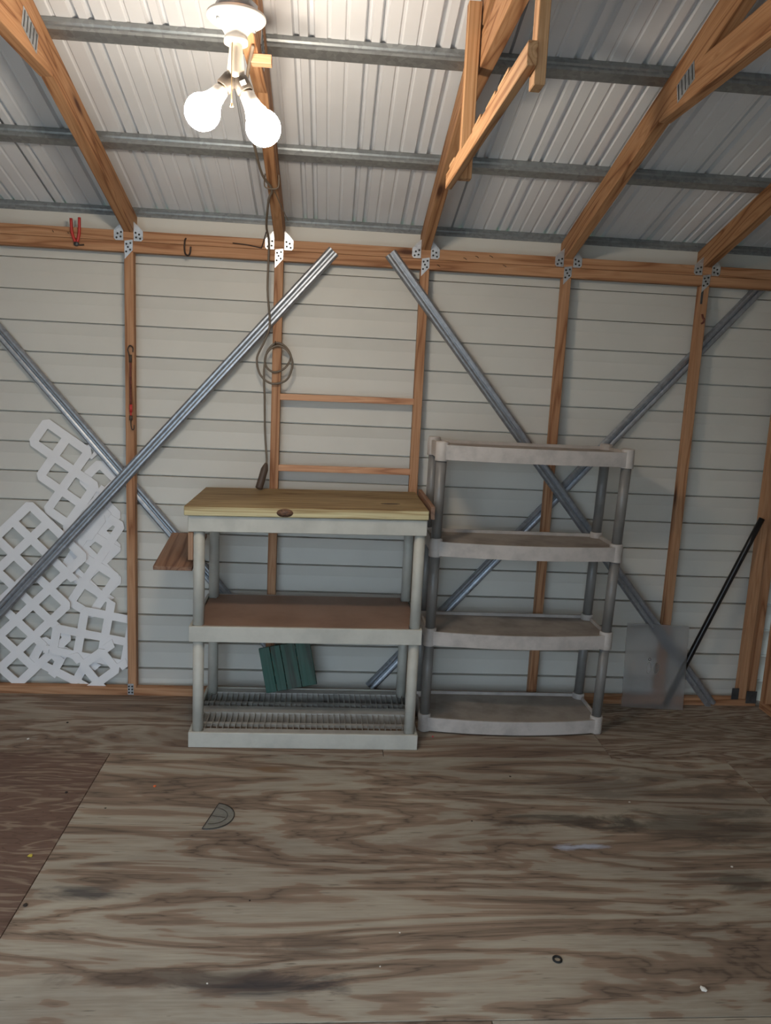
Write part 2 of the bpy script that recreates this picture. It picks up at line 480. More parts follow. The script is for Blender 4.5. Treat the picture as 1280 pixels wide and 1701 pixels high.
# plates
for za, zb in ((1.9195, 1.960), (1.961, 2.003)):
    beam('top_plate', (XL, (YS0 + YS1) / 2, (za + zb) / 2), (XR, (YS0 + YS1) / 2, (za + zb) / 2), 0.039, zb - za, 'plate', wall_back)
beam('bottom_plate', (XL, (YS0 + YS1) / 2, 0.018), (XR, (YS0 + YS1) / 2, 0.018), 0.039, 0.036, 'stud', wall_back)
# side-wall framing
for wl, xc in ((wall_right, XR + 0.025), (wall_left, XL - 0.025)):
    beam('bottom_plate', (xc, -0.08, 0.018), (xc, YF + 0.07, 0.018), 0.04, 0.036, 'stud', wl)
    beam('top_plate', (xc, -0.08, 1.961), (xc, YF + 0.07, 1.961), 0.04, 0.084, 'plate', wl)
    for k in range(6):
        y = -0.10 - k * SP * 1.02 - (0.0 if k == 0 else 0.06)
        beam('stud', (xc, y, 0.036), (xc, y, 1.919), 0.038, 0.04, 'stud', wl, up=(1, 0, 0))

# rungs between the second and third framed bays
for z in (1.362, 1.056):
    o = beam('rung', (-0.5925, -0.050, z), (-0.0175, -0.050, z + 0.004), 0.018, 0.027, 'slat', wall_back)
    tag(o, 'thin pale wooden rung nailed between two studs')

# steel braces: rolled channel with two ridges and a centre groove
BR = [(-0.026, 0.0), (-0.0255, 0.006), (-0.018, 0.0138), (-0.011, 0.0138), (-0.0040, 0.0105), (-0.0036, 0.0005), (0.0036, 0.0005), (0.0040, 0.0105), (0.011, 0.0138), (0.018, 0.0138), (0.0255, 0.006), (0.026, 0.0)]
def brace(p0, p1, y, label):
    x = (Vector(p1) - Vector(p0)); L = x.length; x.normalize()
    z = Vector((0, -1, 0)); yv = z.cross(x)
    o = profile('steel_brace', [(a, b * 1.0) for a, b in BR], -L / 2, L / 2, 'brace', wall_back)
    o.location = (Vector(p0) + Vector(p1)) / 2 + Vector((0, y, 0))
    o.rotation_euler = Matrix((x, yv, z)).transposed().to_euler()
    tag(o, label)
def xz(p): return (p[0], 0, p[1])
brace(xz((-0.385, 1.97)), xz((-2.09, 0.03)), -0.061, 'galvanised brace running in front of the studs down behind the lattice')
brace(xz((-2.08, 1.95)), xz((-0.455, 0.04)), -0.0065, 'galvanised brace running behind the stud by the lattice')
brace(xz((-0.150, 1.975)), xz((1.478, 0.005)), -0.061, 'galvanised brace running down in front of the studs to the corner floor')
brace(xz((1.512, 1.953)), xz((-0.148, 0.04)), -0.0065, 'galvanised brace running behind the studs of the right bays')

# connector plates where rafter, plate and stud meet; nail heads are sub-parts
def plate_mesh(poly, th):
    bm = bmesh.new()
    vs = [bm.verts.new((x, 0, z)) for x, z in poly]
    fc = bm.faces.new(vs)
    g = bmesh.ops.extrude_face_region(bm, geom=[fc])
    bmesh.ops.translate(bm, vec=(0, -th, 0), verts=[v for v in g['geom'] if isinstance(v, bmesh.types.BMVert)])
    return to_mesh(bm, 'connector_plate')
wing = plate_mesh([(0, -0.038), (0, 0.038), (0.022, 0.018), (0.037, 0.0), (0.037, -0.030), (0.030, -0.038)], 0.0016)
wingl = plate_mesh([(0, -0.038), (-0.030, -0.038), (-0.037, -0.030), (-0.037, 0.0), (-0.022, 0.018), (0, 0.038)], 0.0016)
drop = plate_mesh([(-0.016, 0.03), (0.017, 0.036), (0.017, -0.005), (-0.016, -0.042)], 0.0016)
for me in (wing, wingl, drop): me.materials.append(MAT['galv'])
bmn = bmesh.new(); lathe_bm(bmn, [(0.0, 0), (0.0042, 0), (0.0042, 0.0012), (0.0025, 0.0020), (0, 0.0022)], 8, Matrix.Rotation(math.pi / 2, 4, 'X'))
nail = to_mesh(bmn, 'nail_head'); nail.materials.append(MAT['hole'])
def conn(x, dx=0.0):
    for nm, me, px, pz, spots in (('connector_plate', wing, x + 0.021, 2.001, [(0.008, -0.006), (0.022, -0.012), (0.010, -0.024), (0.026, -0.028)]),
                                  ('connector_plate', wingl, x - 0.021, 2.001, [(-0.008, -0.006), (-0.022, -0.012), (-0.010, -0.024), (-0.026, -0.028)]),
                                  ('connector_plate', drop, x + dx, 1.932, [(-0.008, 0.018), (0.008, 0.022), (-0.002, 0.006), (0.007, -0.004), (-0.009, -0.012)])):
        o = bpy.data.objects.new(nm, me); C.objects.link(o); o.parent = wall_back; o.location = (px, -0.0605, pz)
        tag(o, 'small galvanised connector plate')
        for sx, sz in spots:
            n = bpy.data.objects.new('nail_head', nail); C.objects.link(n); n.parent = o; n.location = (sx, -0.0016, sz)
for x in studs: conn(x)
o = box('base_bracket', (-1.226, -0.0610, 0.030), (0.026, 0.002, 0.052), 'galv', wall_back, 0.0004); tag(o, 'small perforated steel bracket at a stud foot')
for sx in (-0.007, 0.007):
    for sz in (-0.015, 0.0, 0.014):
        n = bpy.data.objects.new('nail_head', nail); C.objects.link(n); n.parent = o; n.location = (sx, -0.001, sz)
o = box('strap_plate', (1.209, -0.0610, 1.873), (0.010, 0.0016, 0.060), 'dark_steel', wall_back, 0.0003); tag(o, 'thin dark steel strap on a stud')
# dark corner brackets at the foot of the corner post
o = box('corner_bracket', (1.590, -0.0625, 0.062), (0.034, 0.004, 0.056), 'dark_steel', wall_back, 0.001); tag(o, 'dark steel corner bracket')
o = box('corner_bracket', (1.672, -0.063, 0.046), (0.050, 0.005, 0.060), 'dark_steel', wall_back, 0.001); tag(o, 'dark steel corner bracket')
# loose nails driven through the top plate
for x, z in ((-1.52, 1.985), (-1.46, 1.982), (0.16, 1.975), (0.21, 1.985), (0.27, 1.99), (0.33, 1.955), (0.05, 1.94)):
    tube('nail', [(x, -0.0595, z), (x + 0.004, -0.072, z - 0.003), (x + 0.010, -0.079, z - 0.009)], 0.0013, 'rust', wall_back, 5, 0)

# ------------------------------------------------------------------ roof
ceiling = empty('ceiling'); tag(ceiling, 'ribbed white metal roof on steel purlins and timber rafters', kind='structure')
def zr(y, off=0.0):
    d = -y if y > RIDGE else (y - 2 * RIDGE)
    return 2.0 + off + SLOPE * (d - 0.07)
RH = 0.089
for x in studs:
    xr = x
    for s in (0, 1):
        ya, yb = (0.16, RIDGE + 0.002) if s == 0 else (2 * RIDGE - 0.16, RIDGE - 0.002)
        o = (RH / 2) / math.cos(ANG)
        za, zb = 2.0 + o + SLOPE * (-0.16 - 0.07), 2.0 + o + SLOPE * (-RIDGE - 0.07)
        beam('rafter', (xr, ya, za), (xr, yb, zb), 0.038, RH, 'rafter', ceiling)
    t_ = beam('collar_tie', (xr, -0.955, 2.263 + 0.0445), (xr, 2 * RIDGE + 0.955, 2.263 + 0.0445), 0.0376, RH, 'rafter', ceiling)
    # toothed truss plates over the joint, both faces
    for sx in (-1, 1):
        for yj in (-1.125, 2 * RIDGE + 1.125):
            p = box('truss_plate', (xr + sx * 0.0197, yj, 2.318), (0.0014, 0.105, 0.055), 'galv', ceiling, 0.0003)
            p.rotation_euler = ((-ANG * 1.0) if yj > RIDGE else ANG, 0, 0)
            tag(p, 'grey toothed truss plate')
            for k in range(5):
                b_ = box('tooth_row', (sx * 0.0010, -0.042 + k * 0.021, 0), (0.0012, 0.004, 0.046), 'dark_steel', p, 0)
# ridge board
beam('ridge_board', (XL, RIDGE, zr(RIDGE, 0.075)), (XR, RIDGE, zr(RIDGE, 0.075)), 0.003, 0.05, 'rafter', ceiling)
# purlins: rolled steel section lying on the rafters
PU = [(0.034, 0.0), (-0.007, 0.0), (-0.007, 0.0055), (0.0, 0.0065), (0.004, 0.010), (0.004, 0.022), (0.0, 0.027), (0.0, 0.0405), (0.034, 0.0405)]
sec = strip_section(PU, 0.0016)
def purlin(yc, flip):
    o = profile('purlin', [((-a if flip else a), b) for a, b in sec], XL - 0.1, XR + 0.1, 'purlin', ceiling)
    o.location = (0, yc, zr(yc, 0.0945))
    o.rotation_euler = (ANG if flip else -ANG, 0, 0)
    tag(o, 'dark galvanised steel purlin')
for d in (-0.012, 0.485, 0.990, 1.495):
    purlin(-d, False); purlin(2 * RIDGE + d, True)
# ribbed sheets
PER = 0.2065
def sheet_profile(nper):
    pts = []
    for k in range(nper):
        b = k * PER
        for q in (0.0, 0.044):
            pts += [(b + q, 0.0), (b + q + 0.005, 0.017), (b + q + 0.016, 0.017), (b + q + 0.021, 0.0)]
        for q in (0.098, 0.150):
            pts += [(b + q, 0.0), (b + q + 0.004, 0.0035), (b + q + 0.010, 0.0035), (b + q + 0.014, 0.0)]
    pts.append((nper * PER + 0.012, 0.0))
    return pts
SL = (-RIDGE + 0.2) / math.cos(ANG)
def roof_mesh():
    pts = sheet_profile(4)
    bm = bmesh.new()
    sec_ = pts + [(x, z + 0.0010) for x, z in reversed(pts)]
    rows = [[bm.verts.new((x, yy, z)) for x, z in sec_] for yy in (0, SL)]
    m_ = len(sec_)
    for i in range(m_): bm.faces.new((rows[0][i], rows[0][(i + 1) % m_], rows[1][(i + 1) % m_], rows[1][i]))
    me = to_mesh(bm, 'roof_sheet'); me.materials.append(MAT['roof'])
    return me
rm = roof_mesh()
x0 = 0.512 - PER * 14
for k in range(6):
    for s in (0, 1):
        o = bpy.data.objects.new('roof_sheet', rm); C.objects.link(o); o.parent = ceiling
        xx = x0 + k * PER * 4
        zoff = 0.0945 + 0.0445 + 0.0008 * (k % 2)
        if s == 0:
            o.location = (xx, 0.2, zr(0.0, zoff) - SLOPE * 0.2); o.rotation_euler = (-ANG, 0, 0); o.scale = (1, -1, 1)
        else:
            o.location = (xx, 2 * RIDGE - 0.2, zr(0.0, zoff) - SLOPE * 0.2); o.rotation_euler = (ANG, 0, 0)
for s in (1, -1):
    b_ = box('ridge_cap', (-0.3, RIDGE + s * 0.095, zr(RIDGE, 0.155) - 0.0), (4.6, 0.25, 0.002), 'roof', ceiling, 0); b_.rotation_euler = (-s * ANG, 0, 0)
# gable infill above the side walls
for wl, x in ((wall_right, XR + 0.082), (wall_left, XL - 0.082)):
    bm = bmesh.new()
    pts = [(x, 0.03, 1.9), (x, 0.03, zr(0, 0.13)), (x, RIDGE, zr(RIDGE, 0.135)), (x, YF - 0.03, zr(0, 0.13)), (x, YF - 0.03, 1.9)]
    fc = bm.faces.new([bm.verts.new(p) for p in pts])
    g = bmesh.ops.extrude_face_region(bm, geom=[fc])
    bmesh.ops.translate(bm, vec=(0.012, 0, 0), verts=[v for v in g['geom'] if isinstance(v, bmesh.types.BMVert)])
    link('gable_panel', to_mesh(bm, 'gable_panel'), 'siding', wl)

# ------------------------------------------------------------------ shelf unit with putty posts
def rot_y(o, a): o.rotation_euler = (0, a, 0)
ua = empty('shelf_unit', (-0.436, -0.32, 0)); tag(ua, 'light putty plastic three-tier shelf unit topped by a thick board', 'shelf unit')
def loc(x, y, z): return (x + 0.436, y + 0.32, z)
AX0, AX1, AY0, AY1 = -0.884, 0.012, -0.548, -0.088
def tray(name, x0, x1, y0, y1, z0, z1, deck, mat, dmat, parent, cent, lip=0.012, tilt=0.0):
    """open tray: four lips round a recessed deck, origin at its middle"""
    c = ((x0 + x1) / 2, (y0 + y1) / 2, z0)
    bm = bmesh.new()
    h = z1 - z0
    for (bx, by, sx, sy) in ((0, (y0 - y1) / 2 + lip / 2, x1 - x0, lip), (0, (y1 - y0) / 2 - lip / 2, x1 - x0, lip),
                             ((x0 - x1) / 2 + lip / 2, 0, lip, y1 - y0 - 2 * lip), ((x1 - x0) / 2 - lip / 2, 0, lip, y1 - y0 - 2 * lip)):
        bm_box(bm, (bx, by, h / 2), (sx, sy, h), None, 0.002)
    o = link(name, to_mesh(bm, name), mat, parent, (c[0] - cent[0], c[1] - cent[1], z0), (0, tilt, 0))
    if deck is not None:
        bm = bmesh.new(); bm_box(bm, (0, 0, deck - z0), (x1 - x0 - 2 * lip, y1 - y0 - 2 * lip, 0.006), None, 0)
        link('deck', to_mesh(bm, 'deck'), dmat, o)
    return o
cent_a = (-0.436, -0.32)
tray('top_tray', AX0 - 0.004, AX1 - 0.004, AY0, AY1, 0.868, 0.928, 0.915, 'unit_a', 'unit_a_deck', ua, cent_a, tilt=-0.0135)
tray('middle_tray', AX0, AX1, AY0, AY1, 0.435, 0.497, 0.483, 'unit_a', 'unit_a_deck', ua, cent_a, tilt=-0.008)
# bottom tray: solid strips and two slotted bands
base = tray('bottom_tray', AX0, AX1 + 0.006, AY0, AY1, 0.0, 0.063, None, 'unit_a', 'unit_a_deck', ua, cent_a)
bm = bmesh.new()
bx0, bx1 = AX0 + 0.012, AX1 - 0.006
def strip(y0, y1, z0, z1):
    bm_box(bm, ((bx0 + bx1) / 2 + 0.436 - 0.003, (y0 + y1) / 2 + 0.318, (z0 + z1) / 2), (bx1 - bx0, y1 - y0, z1 - z0))
for y0, y1 in ((AY0 + 0.012, -0.502), (-0.350, -0.288), (-0.142, AY1 - 0.012)): strip(y0, y1, 0.052, 0.060)
for y in (-0.436, -0.232): strip(y - 0.009, y + 0.009, 0.040, 0.0525)
for y in (-0.352, -0.144): strip(y, y + 0.004, 0.006, 0.0515)
n = 36
for k in range(n + 1):
    x = bx0 + 0.02 + (bx1 - bx0 - 0.04) * k / n + 0.436 - 0.003
    for y0, y1 in ((-0.502, -0.352), (-0.288, -0.144)):
        bm_box(bm, (x, (y0 + y1) / 2 + 0.318, 0.049), (0.0024, y1 - y0, 0.020))
o = link('slotted_deck', to_mesh(bm, 'slotted_deck'), 'unit_a_deck', base); tag(o, 'slotted grid deck of the lowest tier')
for px in (AX0 + 0.033, AX1 - 0.027):
    for py in (AY0 + 0.030, AY1 - 0.045):
        for za, zb in ((0.050, 0.440), (0.484, 0.875)):
            dz = 0.008 if px > -0.4 else 0.0
            lathe('post', [(0.0, za), (0.0215, za), (0.0215, zb + dz * 0.6), (0.0, zb + dz * 0.6)], 'unit_a', ua, loc(px, py, 0), seg=20)
for po in [o for o in ua.children if o.name.startswith('post')]:
    po.data.polygons.foreach_set('use_smooth', [abs(p.normal.z) < 0.5 for p in po.data.polygons])

# brown hardboard lying in the middle tray
bx, by0, by1, nx = 0.428, -0.214, 0.214, 0.030       # notched round the four posts
out = [(-bx + nx, by0), (bx - nx, by0), (bx - nx, by0 + 0.046), (bx, by0 + 0.046), (bx, by1 - 0.060), (bx - nx, by1 - 0.060), (bx - nx, by1), (-bx + nx, by1), (-bx + nx, by1 - 0.060), (-bx, by1 - 0.060), (-bx, by0 + 0.046), (-bx + nx, by0 + 0.046)]
bm = bmesh.new(); fc = bm.faces.new([bm.verts.new((x, y, -0.004)) for x, y in out])
g = bmesh.ops.extrude_face_region(bm, geom=[fc])
bmesh.ops.translate(bm, vec=(0, 0, 0.0085), verts=[v for v in g['geom'] if isinstance(v, bmesh.types.BMVert)])
o = link('shelf_board', to_mesh(bm, 'shelf_board'), 'hardboard', None, (-0.437, -0.318, 0.4935), (0, -0.008, 0))
tag(o, 'brown hardboard panel lying in the middle tray of the putty shelf', 'board')
# thick treated board on the top
bt = empty('bench_top', (-0.445, -0.3115, 0.929)); tag(bt, 'thick yellowish treated board with a big knot laid over putty shelf', 'board')
bt.rotation_euler = (0, -0.0145, 0)
box('plank', (0, 0, 0.020), (0.912, 0.497, 0.037), 'pale_wood', bt, 0.003)
lathe('knot', [(0.0, 0), (0.031, 0.0), (0.031, 0.0008), (0.0, 0.0016)], plain('knot dark', (0.16, 0.085, 0.05), 0.6, 0, 0.25, 80.0, dark=(0.05, 0.022, 0.014)), bt, (-0.085, -0.2483, 0.019), (math.pi / 2, 0, 0), 20).scale = (1.0, 0.52, 1)
lathe('knot', [(0.0, 0), (0.03, 0.0), (0.03, 0.0006), (0.0, 0.001)], plain('knot dark flat', (0.10, 0.06, 0.035), 0.7, 0, 0.3, 60.0), bt, (0.32, -0.10, 0.0384), None, 14).scale = (1.3, 0.5, 1)
# strip of red wood lying along its end
o = beam('wood_strip', (0.0285, -0.53, 0.960), (0.0285, -0.08, 0.964), 0.016, 0.050, 'red_wood'); tag(o, 'narrow reddish wood strip between the board top and taupe shelf', 'wood strip')

# side board fixed to the shelf unit's outer side with a pale upright cleat
sb = empty('side_shelf', (-0.96, -0.27, 0.72)); tag(sb, 'small sloping reddish-brown plank beside the putty shelf posts', 'plank')
o = beam('plank', (0.0, -0.20, -0.022), (0.0, 0.16, 0.038), 0.148, 0.016, 'red_wood', sb)
o = beam('cleat', (0.058, -0.135, 0.000), (0.058, -0.135, 0.110), 0.020, 0.018, 'slat', sb, up=(0, 1, 0)); tag(o, 'pale upright cleat')

# ------------------------------------------------------------------ taupe four-tier unit
ub = empty('shelf_unit', (0.438, -0.24, 0)); tag(ub, 'taupe plastic four-tier shelf unit with grey round posts and bowed trays', 'shelf unit')
BX0, BX1, BY0, BY1 = 0.040, 0.836, -0.385, -0.085
HX, HY = (BX1 - BX0) / 2, (BY1 - BY0) / 2
def bowed_tray(z1, dy):
    """tray with rounded corner collars and front lip bowed outwards"""
    h = 0.064; c = 0.0
    NB = 14
    bm = bmesh.new()
    def outline(inset):
        pts = []
        for k in range(NB + 1):
            s = -1 + 2 * k / NB
            pts.append((s * (HX - 0.03 - (0 if inset == 0 else 0)), -HY + 0.006 - 0.036 * (1 - s * s) + inset))
        pts += [(HX - 0.012 - inset, -HY + 0.030), (HX - 0.012 - inset, HY - 0.030), (HX - 0.03, HY - 0.006 - inset)]
        for k in range(1, 3): pts.append((HX - 0.03 - k * (2 * HX - 0.06) / 3, HY - 0.006 - inset))
        pts += [(-HX + 0.03, HY - 0.006 - inset), (-HX + 0.012 + inset, HY - 0.030), (-HX + 0.012 + inset, -HY + 0.030)]
        return pts
    po, pi = outline(0), outline(0.009)
    n = len(po)
    lay = []
    for pts, z in ((po, 0.006), (po, h), (pi, h), (pi, 0.006)):
        lay.append([bm.verts.new((x, y, z)) for x, y in pts])
    for a in range(4):
        A, B = lay[a], lay[(a + 1) % 4]
        for k in range(n): bm.faces.new((A[k], A[(k + 1) % n], B[(k + 1) % n], B[k]))
    o = link('tray', to_mesh(bm, 'tray'), 'unit_b', ub, (0, dy, z1 - h))
    o.data.polygons.foreach_set('use_smooth', [False] * len(o.data.polygons))
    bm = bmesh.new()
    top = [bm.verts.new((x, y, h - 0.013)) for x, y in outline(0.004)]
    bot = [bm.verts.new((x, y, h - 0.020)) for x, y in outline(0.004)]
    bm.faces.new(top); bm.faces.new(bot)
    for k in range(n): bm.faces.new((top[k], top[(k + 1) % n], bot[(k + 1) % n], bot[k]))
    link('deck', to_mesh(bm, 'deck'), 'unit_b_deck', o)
    for sx in (-1, 1):
        for sy in (-1, 1):
            cx, cy = sx * (HX - 0.026), sy * (HY - 0.026) + (0.002 if sy < 0 else 0)
            cl = lathe('collar', [(0.0, 0.0), (0.0265, 0.0), (0.0270, 0.004), (0.0265, h + 0.008), (0.0245, h + 0.012), (0.0, h + 0.012)], 'unit_b', o, (cx, cy, 0), seg=20)
            cl.data.polygons.foreach_set('use_smooth', [abs(p.normal.z) < 0.6 for p in cl.data.polygons])
LV = [(0.0655, 0.0), (0.447, -0.016), (0.827, -0.034), (1.216, -0.056)]
for z, dy in LV: bowed_tray(z, dy)
for (za, da), (zb, db) in zip(LV, LV[1:]):
    for sx in (-1, 1):
        for sy in (-1, 1):
            cx, cy = sx * (HX - 0.026), sy * (HY - 0.026) + (0.002 if sy < 0 else 0)
            tube('post', [(cx, cy + da, za + 0.008), (cx, cy + db, zb - 0.060)], 0.0205, 'unit_b_post', ub, 18, 0)

# ------------------------------------------------------------------ lattice scraps
def lattice(name, origin, ang, holes, label, y, pitch=0.105, hw=0.0185, stubs=(), clipx=None, th=0.003, lean=0.0, flip=False):
    """moulded lattice: square openings between crossing strips; outer corners cut off"""
    a = math.radians(ang)
    U = Vector((math.cos(a), math.sin(a))); V = Vector((math.cos(a - math.pi / 2), math.sin(a - math.pi / 2)))
    nodes, links = {}, set()
    for i, j in holes:
        for di in (0, 1):
            for dj in (0, 1): nodes[(i + di, j + dj)] = True
        links |= {((i, j), 'u'), ((i, j + 1), 'u'), ((i, j), 'v'), ((i + 1, j), 'v')}
    def pt(s, q): return U * ((s - 0.5) * pitch) + V * ((q - 0.5) * pitch)
    bm = bmesh.new(); cache = {}
    def vert(s, q):
        k = (round(s, 4), round(q, 4))
        if k not in cache:
            p = pt(s, q); cache[k] = bm.verts.new((p.x, 0, p.y))
        return cache[k]
    w = hw / pitch
    for (i, j) in nodes:
        has = {'+u': ((i, j), 'u') in links, '-u': ((i - 1, j), 'u') in links, '+v': ((i, j), 'v') in links, '-v': ((i, j - 1), 'v') in links}
        poly = []
        for su, sv, e1, e2 in ((-1, -1, '-u', '-v'), (1, -1, '-v', '+u'), (1, 1, '+u', '+v'), (-1, 1, '+v', '-u')):
            if not has[e1] and not has[e2]:       # free corner: cut off
                if e1 in ('-u', '+u'): poly += [(i + su * w, j + sv * w * 0.1 * -1), (i + su * w * -0.1, j + sv * w)]
                else: poly += [(i + su * w * -0.1, j + sv * w), (i + su * w, j + sv * w * -0.1)]
            else: poly.append((i + su * w, j + sv * w))
        try: bm.faces.new([vert(*p) for p in poly])
        except ValueError: pass
    for (i, j), d in links:
        if d == 'u': q = [(i + w, j - w), (i + 1 - w, j - w), (i + 1 - w, j + w), (i + w, j + w)]
        else: q = [(i - w, j + w), (i + w, j + w), (i + w, j + 1 - w), (i - w, j + 1 - w)]
        try: bm.faces.new([vert(*p) for p in q])
        except ValueError: pass
    for (i, j, d, ln) in stubs:                   # snapped strip ends
        if d == '+u': q = [(i + w, j - w), (i + ln, j - w), (i + ln * 0.8, j + w), (i + w, j + w)]
        elif d == '-u': q = [(i - w, j + w), (i - ln, j + w), (i - ln * 0.8, j - w), (i - w, j - w)]
        elif d == '+v': q = [(i + w, j + w), (i + w, j + ln), (i - w, j + ln * 0.8), (i - w, j + w)]
        else: q = [(i - w, j - w), (i - w, j - ln), (i + w, j - ln * 0.8), (i + w, j - w)]
        try: bm.faces.new([vert(*p) for p in q])
        except ValueError: pass
    bmesh.ops.recalc_face_normals(bm, faces=bm.faces)
    g = bmesh.ops.extrude_face_region(bm, geom=bm.faces[:])
    bmesh.ops.translate(bm, vec=(0, th, 0), verts=[v for v in g['geom'] if isinstance(v, bmesh.types.BMVert)])
    bmesh.ops.delete(bm, geom=[], context='FACES')
    if clipx is not None:
        r_ = bmesh.ops.bisect_plane(bm, geom=bm.verts[:] + bm.edges[:] + bm.faces[:], plane_co=(clipx - origin[0], 0, 0), plane_no=(1, 0, 0), clear_outer=True)
    # slide down so the lowest corner rests on the bottom plate where asked
    me = to_mesh(bm, name)
    o = link(name, me, 'lattice', None, (origin[0], y, origin[1]))
    o.rotation_euler = (lean, 0, 0)
    tag(o, label, 'lattice', 'broken white lattice scraps')
    return o
lattice('lattice_scrap', (-1.654, 0.330), 45, [(2, -3), (3, -2), (1, -2), (2, -2), (2, -1), (3, -1), (1, -1), (0, -1), (0, 0), (1, 0), (0, 1), (-1, 0), (-1, 1), (-2, 1), (-2, 0), (0, -2), (1, -3), (-1, -1), (3, -3), (0, -3), (-1, -2)],
        'largest white lattice sheet, diamond openings, standing on the bottom plate', -0.030, stubs=[(0, 2, '+v', 0.55), (3, 0, '+v', 0.5)])
lattice('lattice_scrap', (-1.57, 1.133), -34.5, [(0, 0), (1, 0), (1, 1), (2, 1), (2, 2), (3, 2)],
        'topmost white lattice scrap, tilted, tucked under the two crossed braces', -0.0055, stubs=[(2, 0, '+u', 0.35), (3, 1, '+u', 0.5), (2, 0, '-v', 0.45), (4, 2, '-v', 0.5)], th=0.002)
lattice('lattice_scrap', (-1.366, 0.963), 45, [(0, 0), (-1, 1), (-2, 2), (-3, 3), (-2, 1), (-3, 2)],
        'white lattice strip of diamonds standing upright next to the stud', 0.0005, th=0.002)
lattice('lattice_scrap', (-1.427, 0.427), 58, [(0, 0), (1, -1), (2, -1), (1, 0), (3, -1)],
        'yellowed white lattice scrap lapping over the upright strip of diamonds', -0.0026, stubs=[(1, 1, '+v', 0.4), (3, 0, '+v', 0.5)], th=0.002)
lattice('lattice_scrap', (-1.386, 0.322), -10.5, [(0, 0), (0, 1), (1, 0), (1, 1), (-1, 1)],
        'squared white lattice scrap butting against the stud', -0.0370, stubs=[(1, 0, '-v', 0.75), (-1, 2, '-u', 0.4)], clipx=-1.2395)
lattice('lattice_scrap', (-1.366, 0.124), 38, [(0, 0), (-1, 1)],
        'small white lattice scrap with a single diamond on the bottom plate', -0.0432, stubs=[(1, 0, '+u', 0.7), (0, 0, '-v', 0.7), (1, 1, '+u', 0.6)], clipx=-1.2395)
lattice('lattice_scrap', (-1.50, 0.118), -28, [(0, 0), (-1, 0)],
        'half-hidden white lattice scrap behind the largest sheet', -0.0235, stubs=[(1, 0, '+u', 0.6), (1, 1, '+u', 0.8), (0, 1, '+v', 0.3)], th=0.003)

# ------------------------------------------------------------------ green slatted panel on the lowest tier
gp = empty('slatted_panel', (-0.505, -0.150, 0.082)); tag(gp, 'dark green painted slatted wood panel standing tilted on lowest putty tier', 'panel')
gp.rotation_euler = (math.radians(-9), math.radians(-12), 0)
bw = 0.058
xs_ = [-0.112, -0.062, -0.016, 0.050, 0.118]
for k in range(4):
    xm, bw = (xs_[k] + xs_[k + 1]) / 2, xs_[k + 1] - xs_[k]
    beam('slat', (xm, 0.0, 0.002), (xm, 0.0, 0.204), bw - 0.003, 0.014, 'green_wood', gp, up=(0, 1, 0), bev=0.002)
for z in (0.05, 0.155):
    beam('batten', (-0.11, 0.014, z), (0.11, 0.014, z), 0.0135, 0.035, 'green_wood', gp)

# ------------------------------------------------------------------ frosted sheet and pole by the corner
fs = empty('frosted_sheet', (1.168, -0.112, 0.0)); tag(fs, 'frosted translucent plastic sheet leaning on the studs by the corner', 'plastic sheet')
fs.rotation_euler = (math.radians(-5.6), 0, math.radians(-6))
box('panel', (0, 0, 0.2015), (0.285, 0.004, 0.397), 'frosted', fs, 0.001)
o = lathe('hole_mark', [(0.004, 0), (0.007, 0), (0.007, 0.001), (0.004, 0.001)], 'hole', fs, (-0.028, -0.0021, 0.235), (math.pi / 2, 0, 0), 12)
for sx in (-0.030, 0.006):
    ring = [(sx + 0.010 * math.cos(a), -0.0026, 0.195 + 0.026 * math.sin(a)) for a in [2 * math.pi * k / 24 for k in range(25)]]
    tube('moulded_grip', ring, 0.0013, plain('grip line', (0.42, 0.41, 0.38), 0.5) if sx < 0 else bpy.data.materials['grip line'], fs, 6, 0)

o = tube('pole', [(1.243, -0.085, 0.010), (1.36, -0.083, 0.315), (1.597, -0.083, 0.915)], 0.0135, 'black', None, 14, 4); tag(o, 'glossy black pole leaning against the corner post', 'pole')

# ------------------------------------------------------------------ light fixture under the collar tie
LX, LY = -0.614, -1.50
lf = empty('light_fixture', (LX, LY, 2.2625)); tag(lf, 'white porcelain ceiling lampholder with twin socket adapter and pull chain', 'light fixture')
lathe('junction_box', [(0.0, 0.0), (0.047, 0.0), (0.047, -0.022), (0.0, -0.022)], 'box', lf, seg=8)
lathe('lampholder', [(0.0, -0.0215), (0.060, -0.0215), (0.0655, -0.024), (0.0660, -0.030), (0.062, -0.034), (0.048, -0.040), (0.034, -0.050), (0.026, -0.062), (0.0245, -0.070), (0.027, -0.073), (0.0265, -0.082), (0.018, -0.083), (0.0, -0.083)], 'porcelain', lf, seg=36)
for sx, sy in ((-0.036, -0.028), (0.036, 0.028)):
    lathe('screw', [(0.0, -0.0445), (0.005, -0.0445), (0.005, -0.036), (0.0, -0.036)], 'galv', lf, (sx, sy, 0), seg=10)
ad = lathe('socket_adapter', [(0.0, -0.082), (0.0135, -0.082), (0.0150, -0.092), (0.0175, -0.118), (0.0200, -0.145), (0.0205, -0.156), (0.0, -0.160)], 'socket', lf, seg=24)
BD = {}
def cup(dirv, base):
    q = Vector((0, 0, -1)).rotation_difference(Vector(dirv).normalized())
    o = lathe('socket_cup', [(0.0, 0.006), (0.013, 0.004), (0.0185, -0.006), (0.0190, -0.032), (0.017, -0.034), (0.0, -0.034)], 'socket_dark', ad, base, q.to_euler(), 20)
    return q
dirL = Vector((-0.056, -0.012, -0.072)); dirR = Vector((0.050, -0.004, -0.090))
qL = cup(dirL, (-0.006, 0, -0.150)); qR = cup(dirR, (0.007, 0, -0.152))
o = box('rating_label', (0.019, -0.0195, -0.168), (0.013, 0.0010, 0.011), 'label', ad, 0); o.rotation_euler = (0, -0.45, 0)
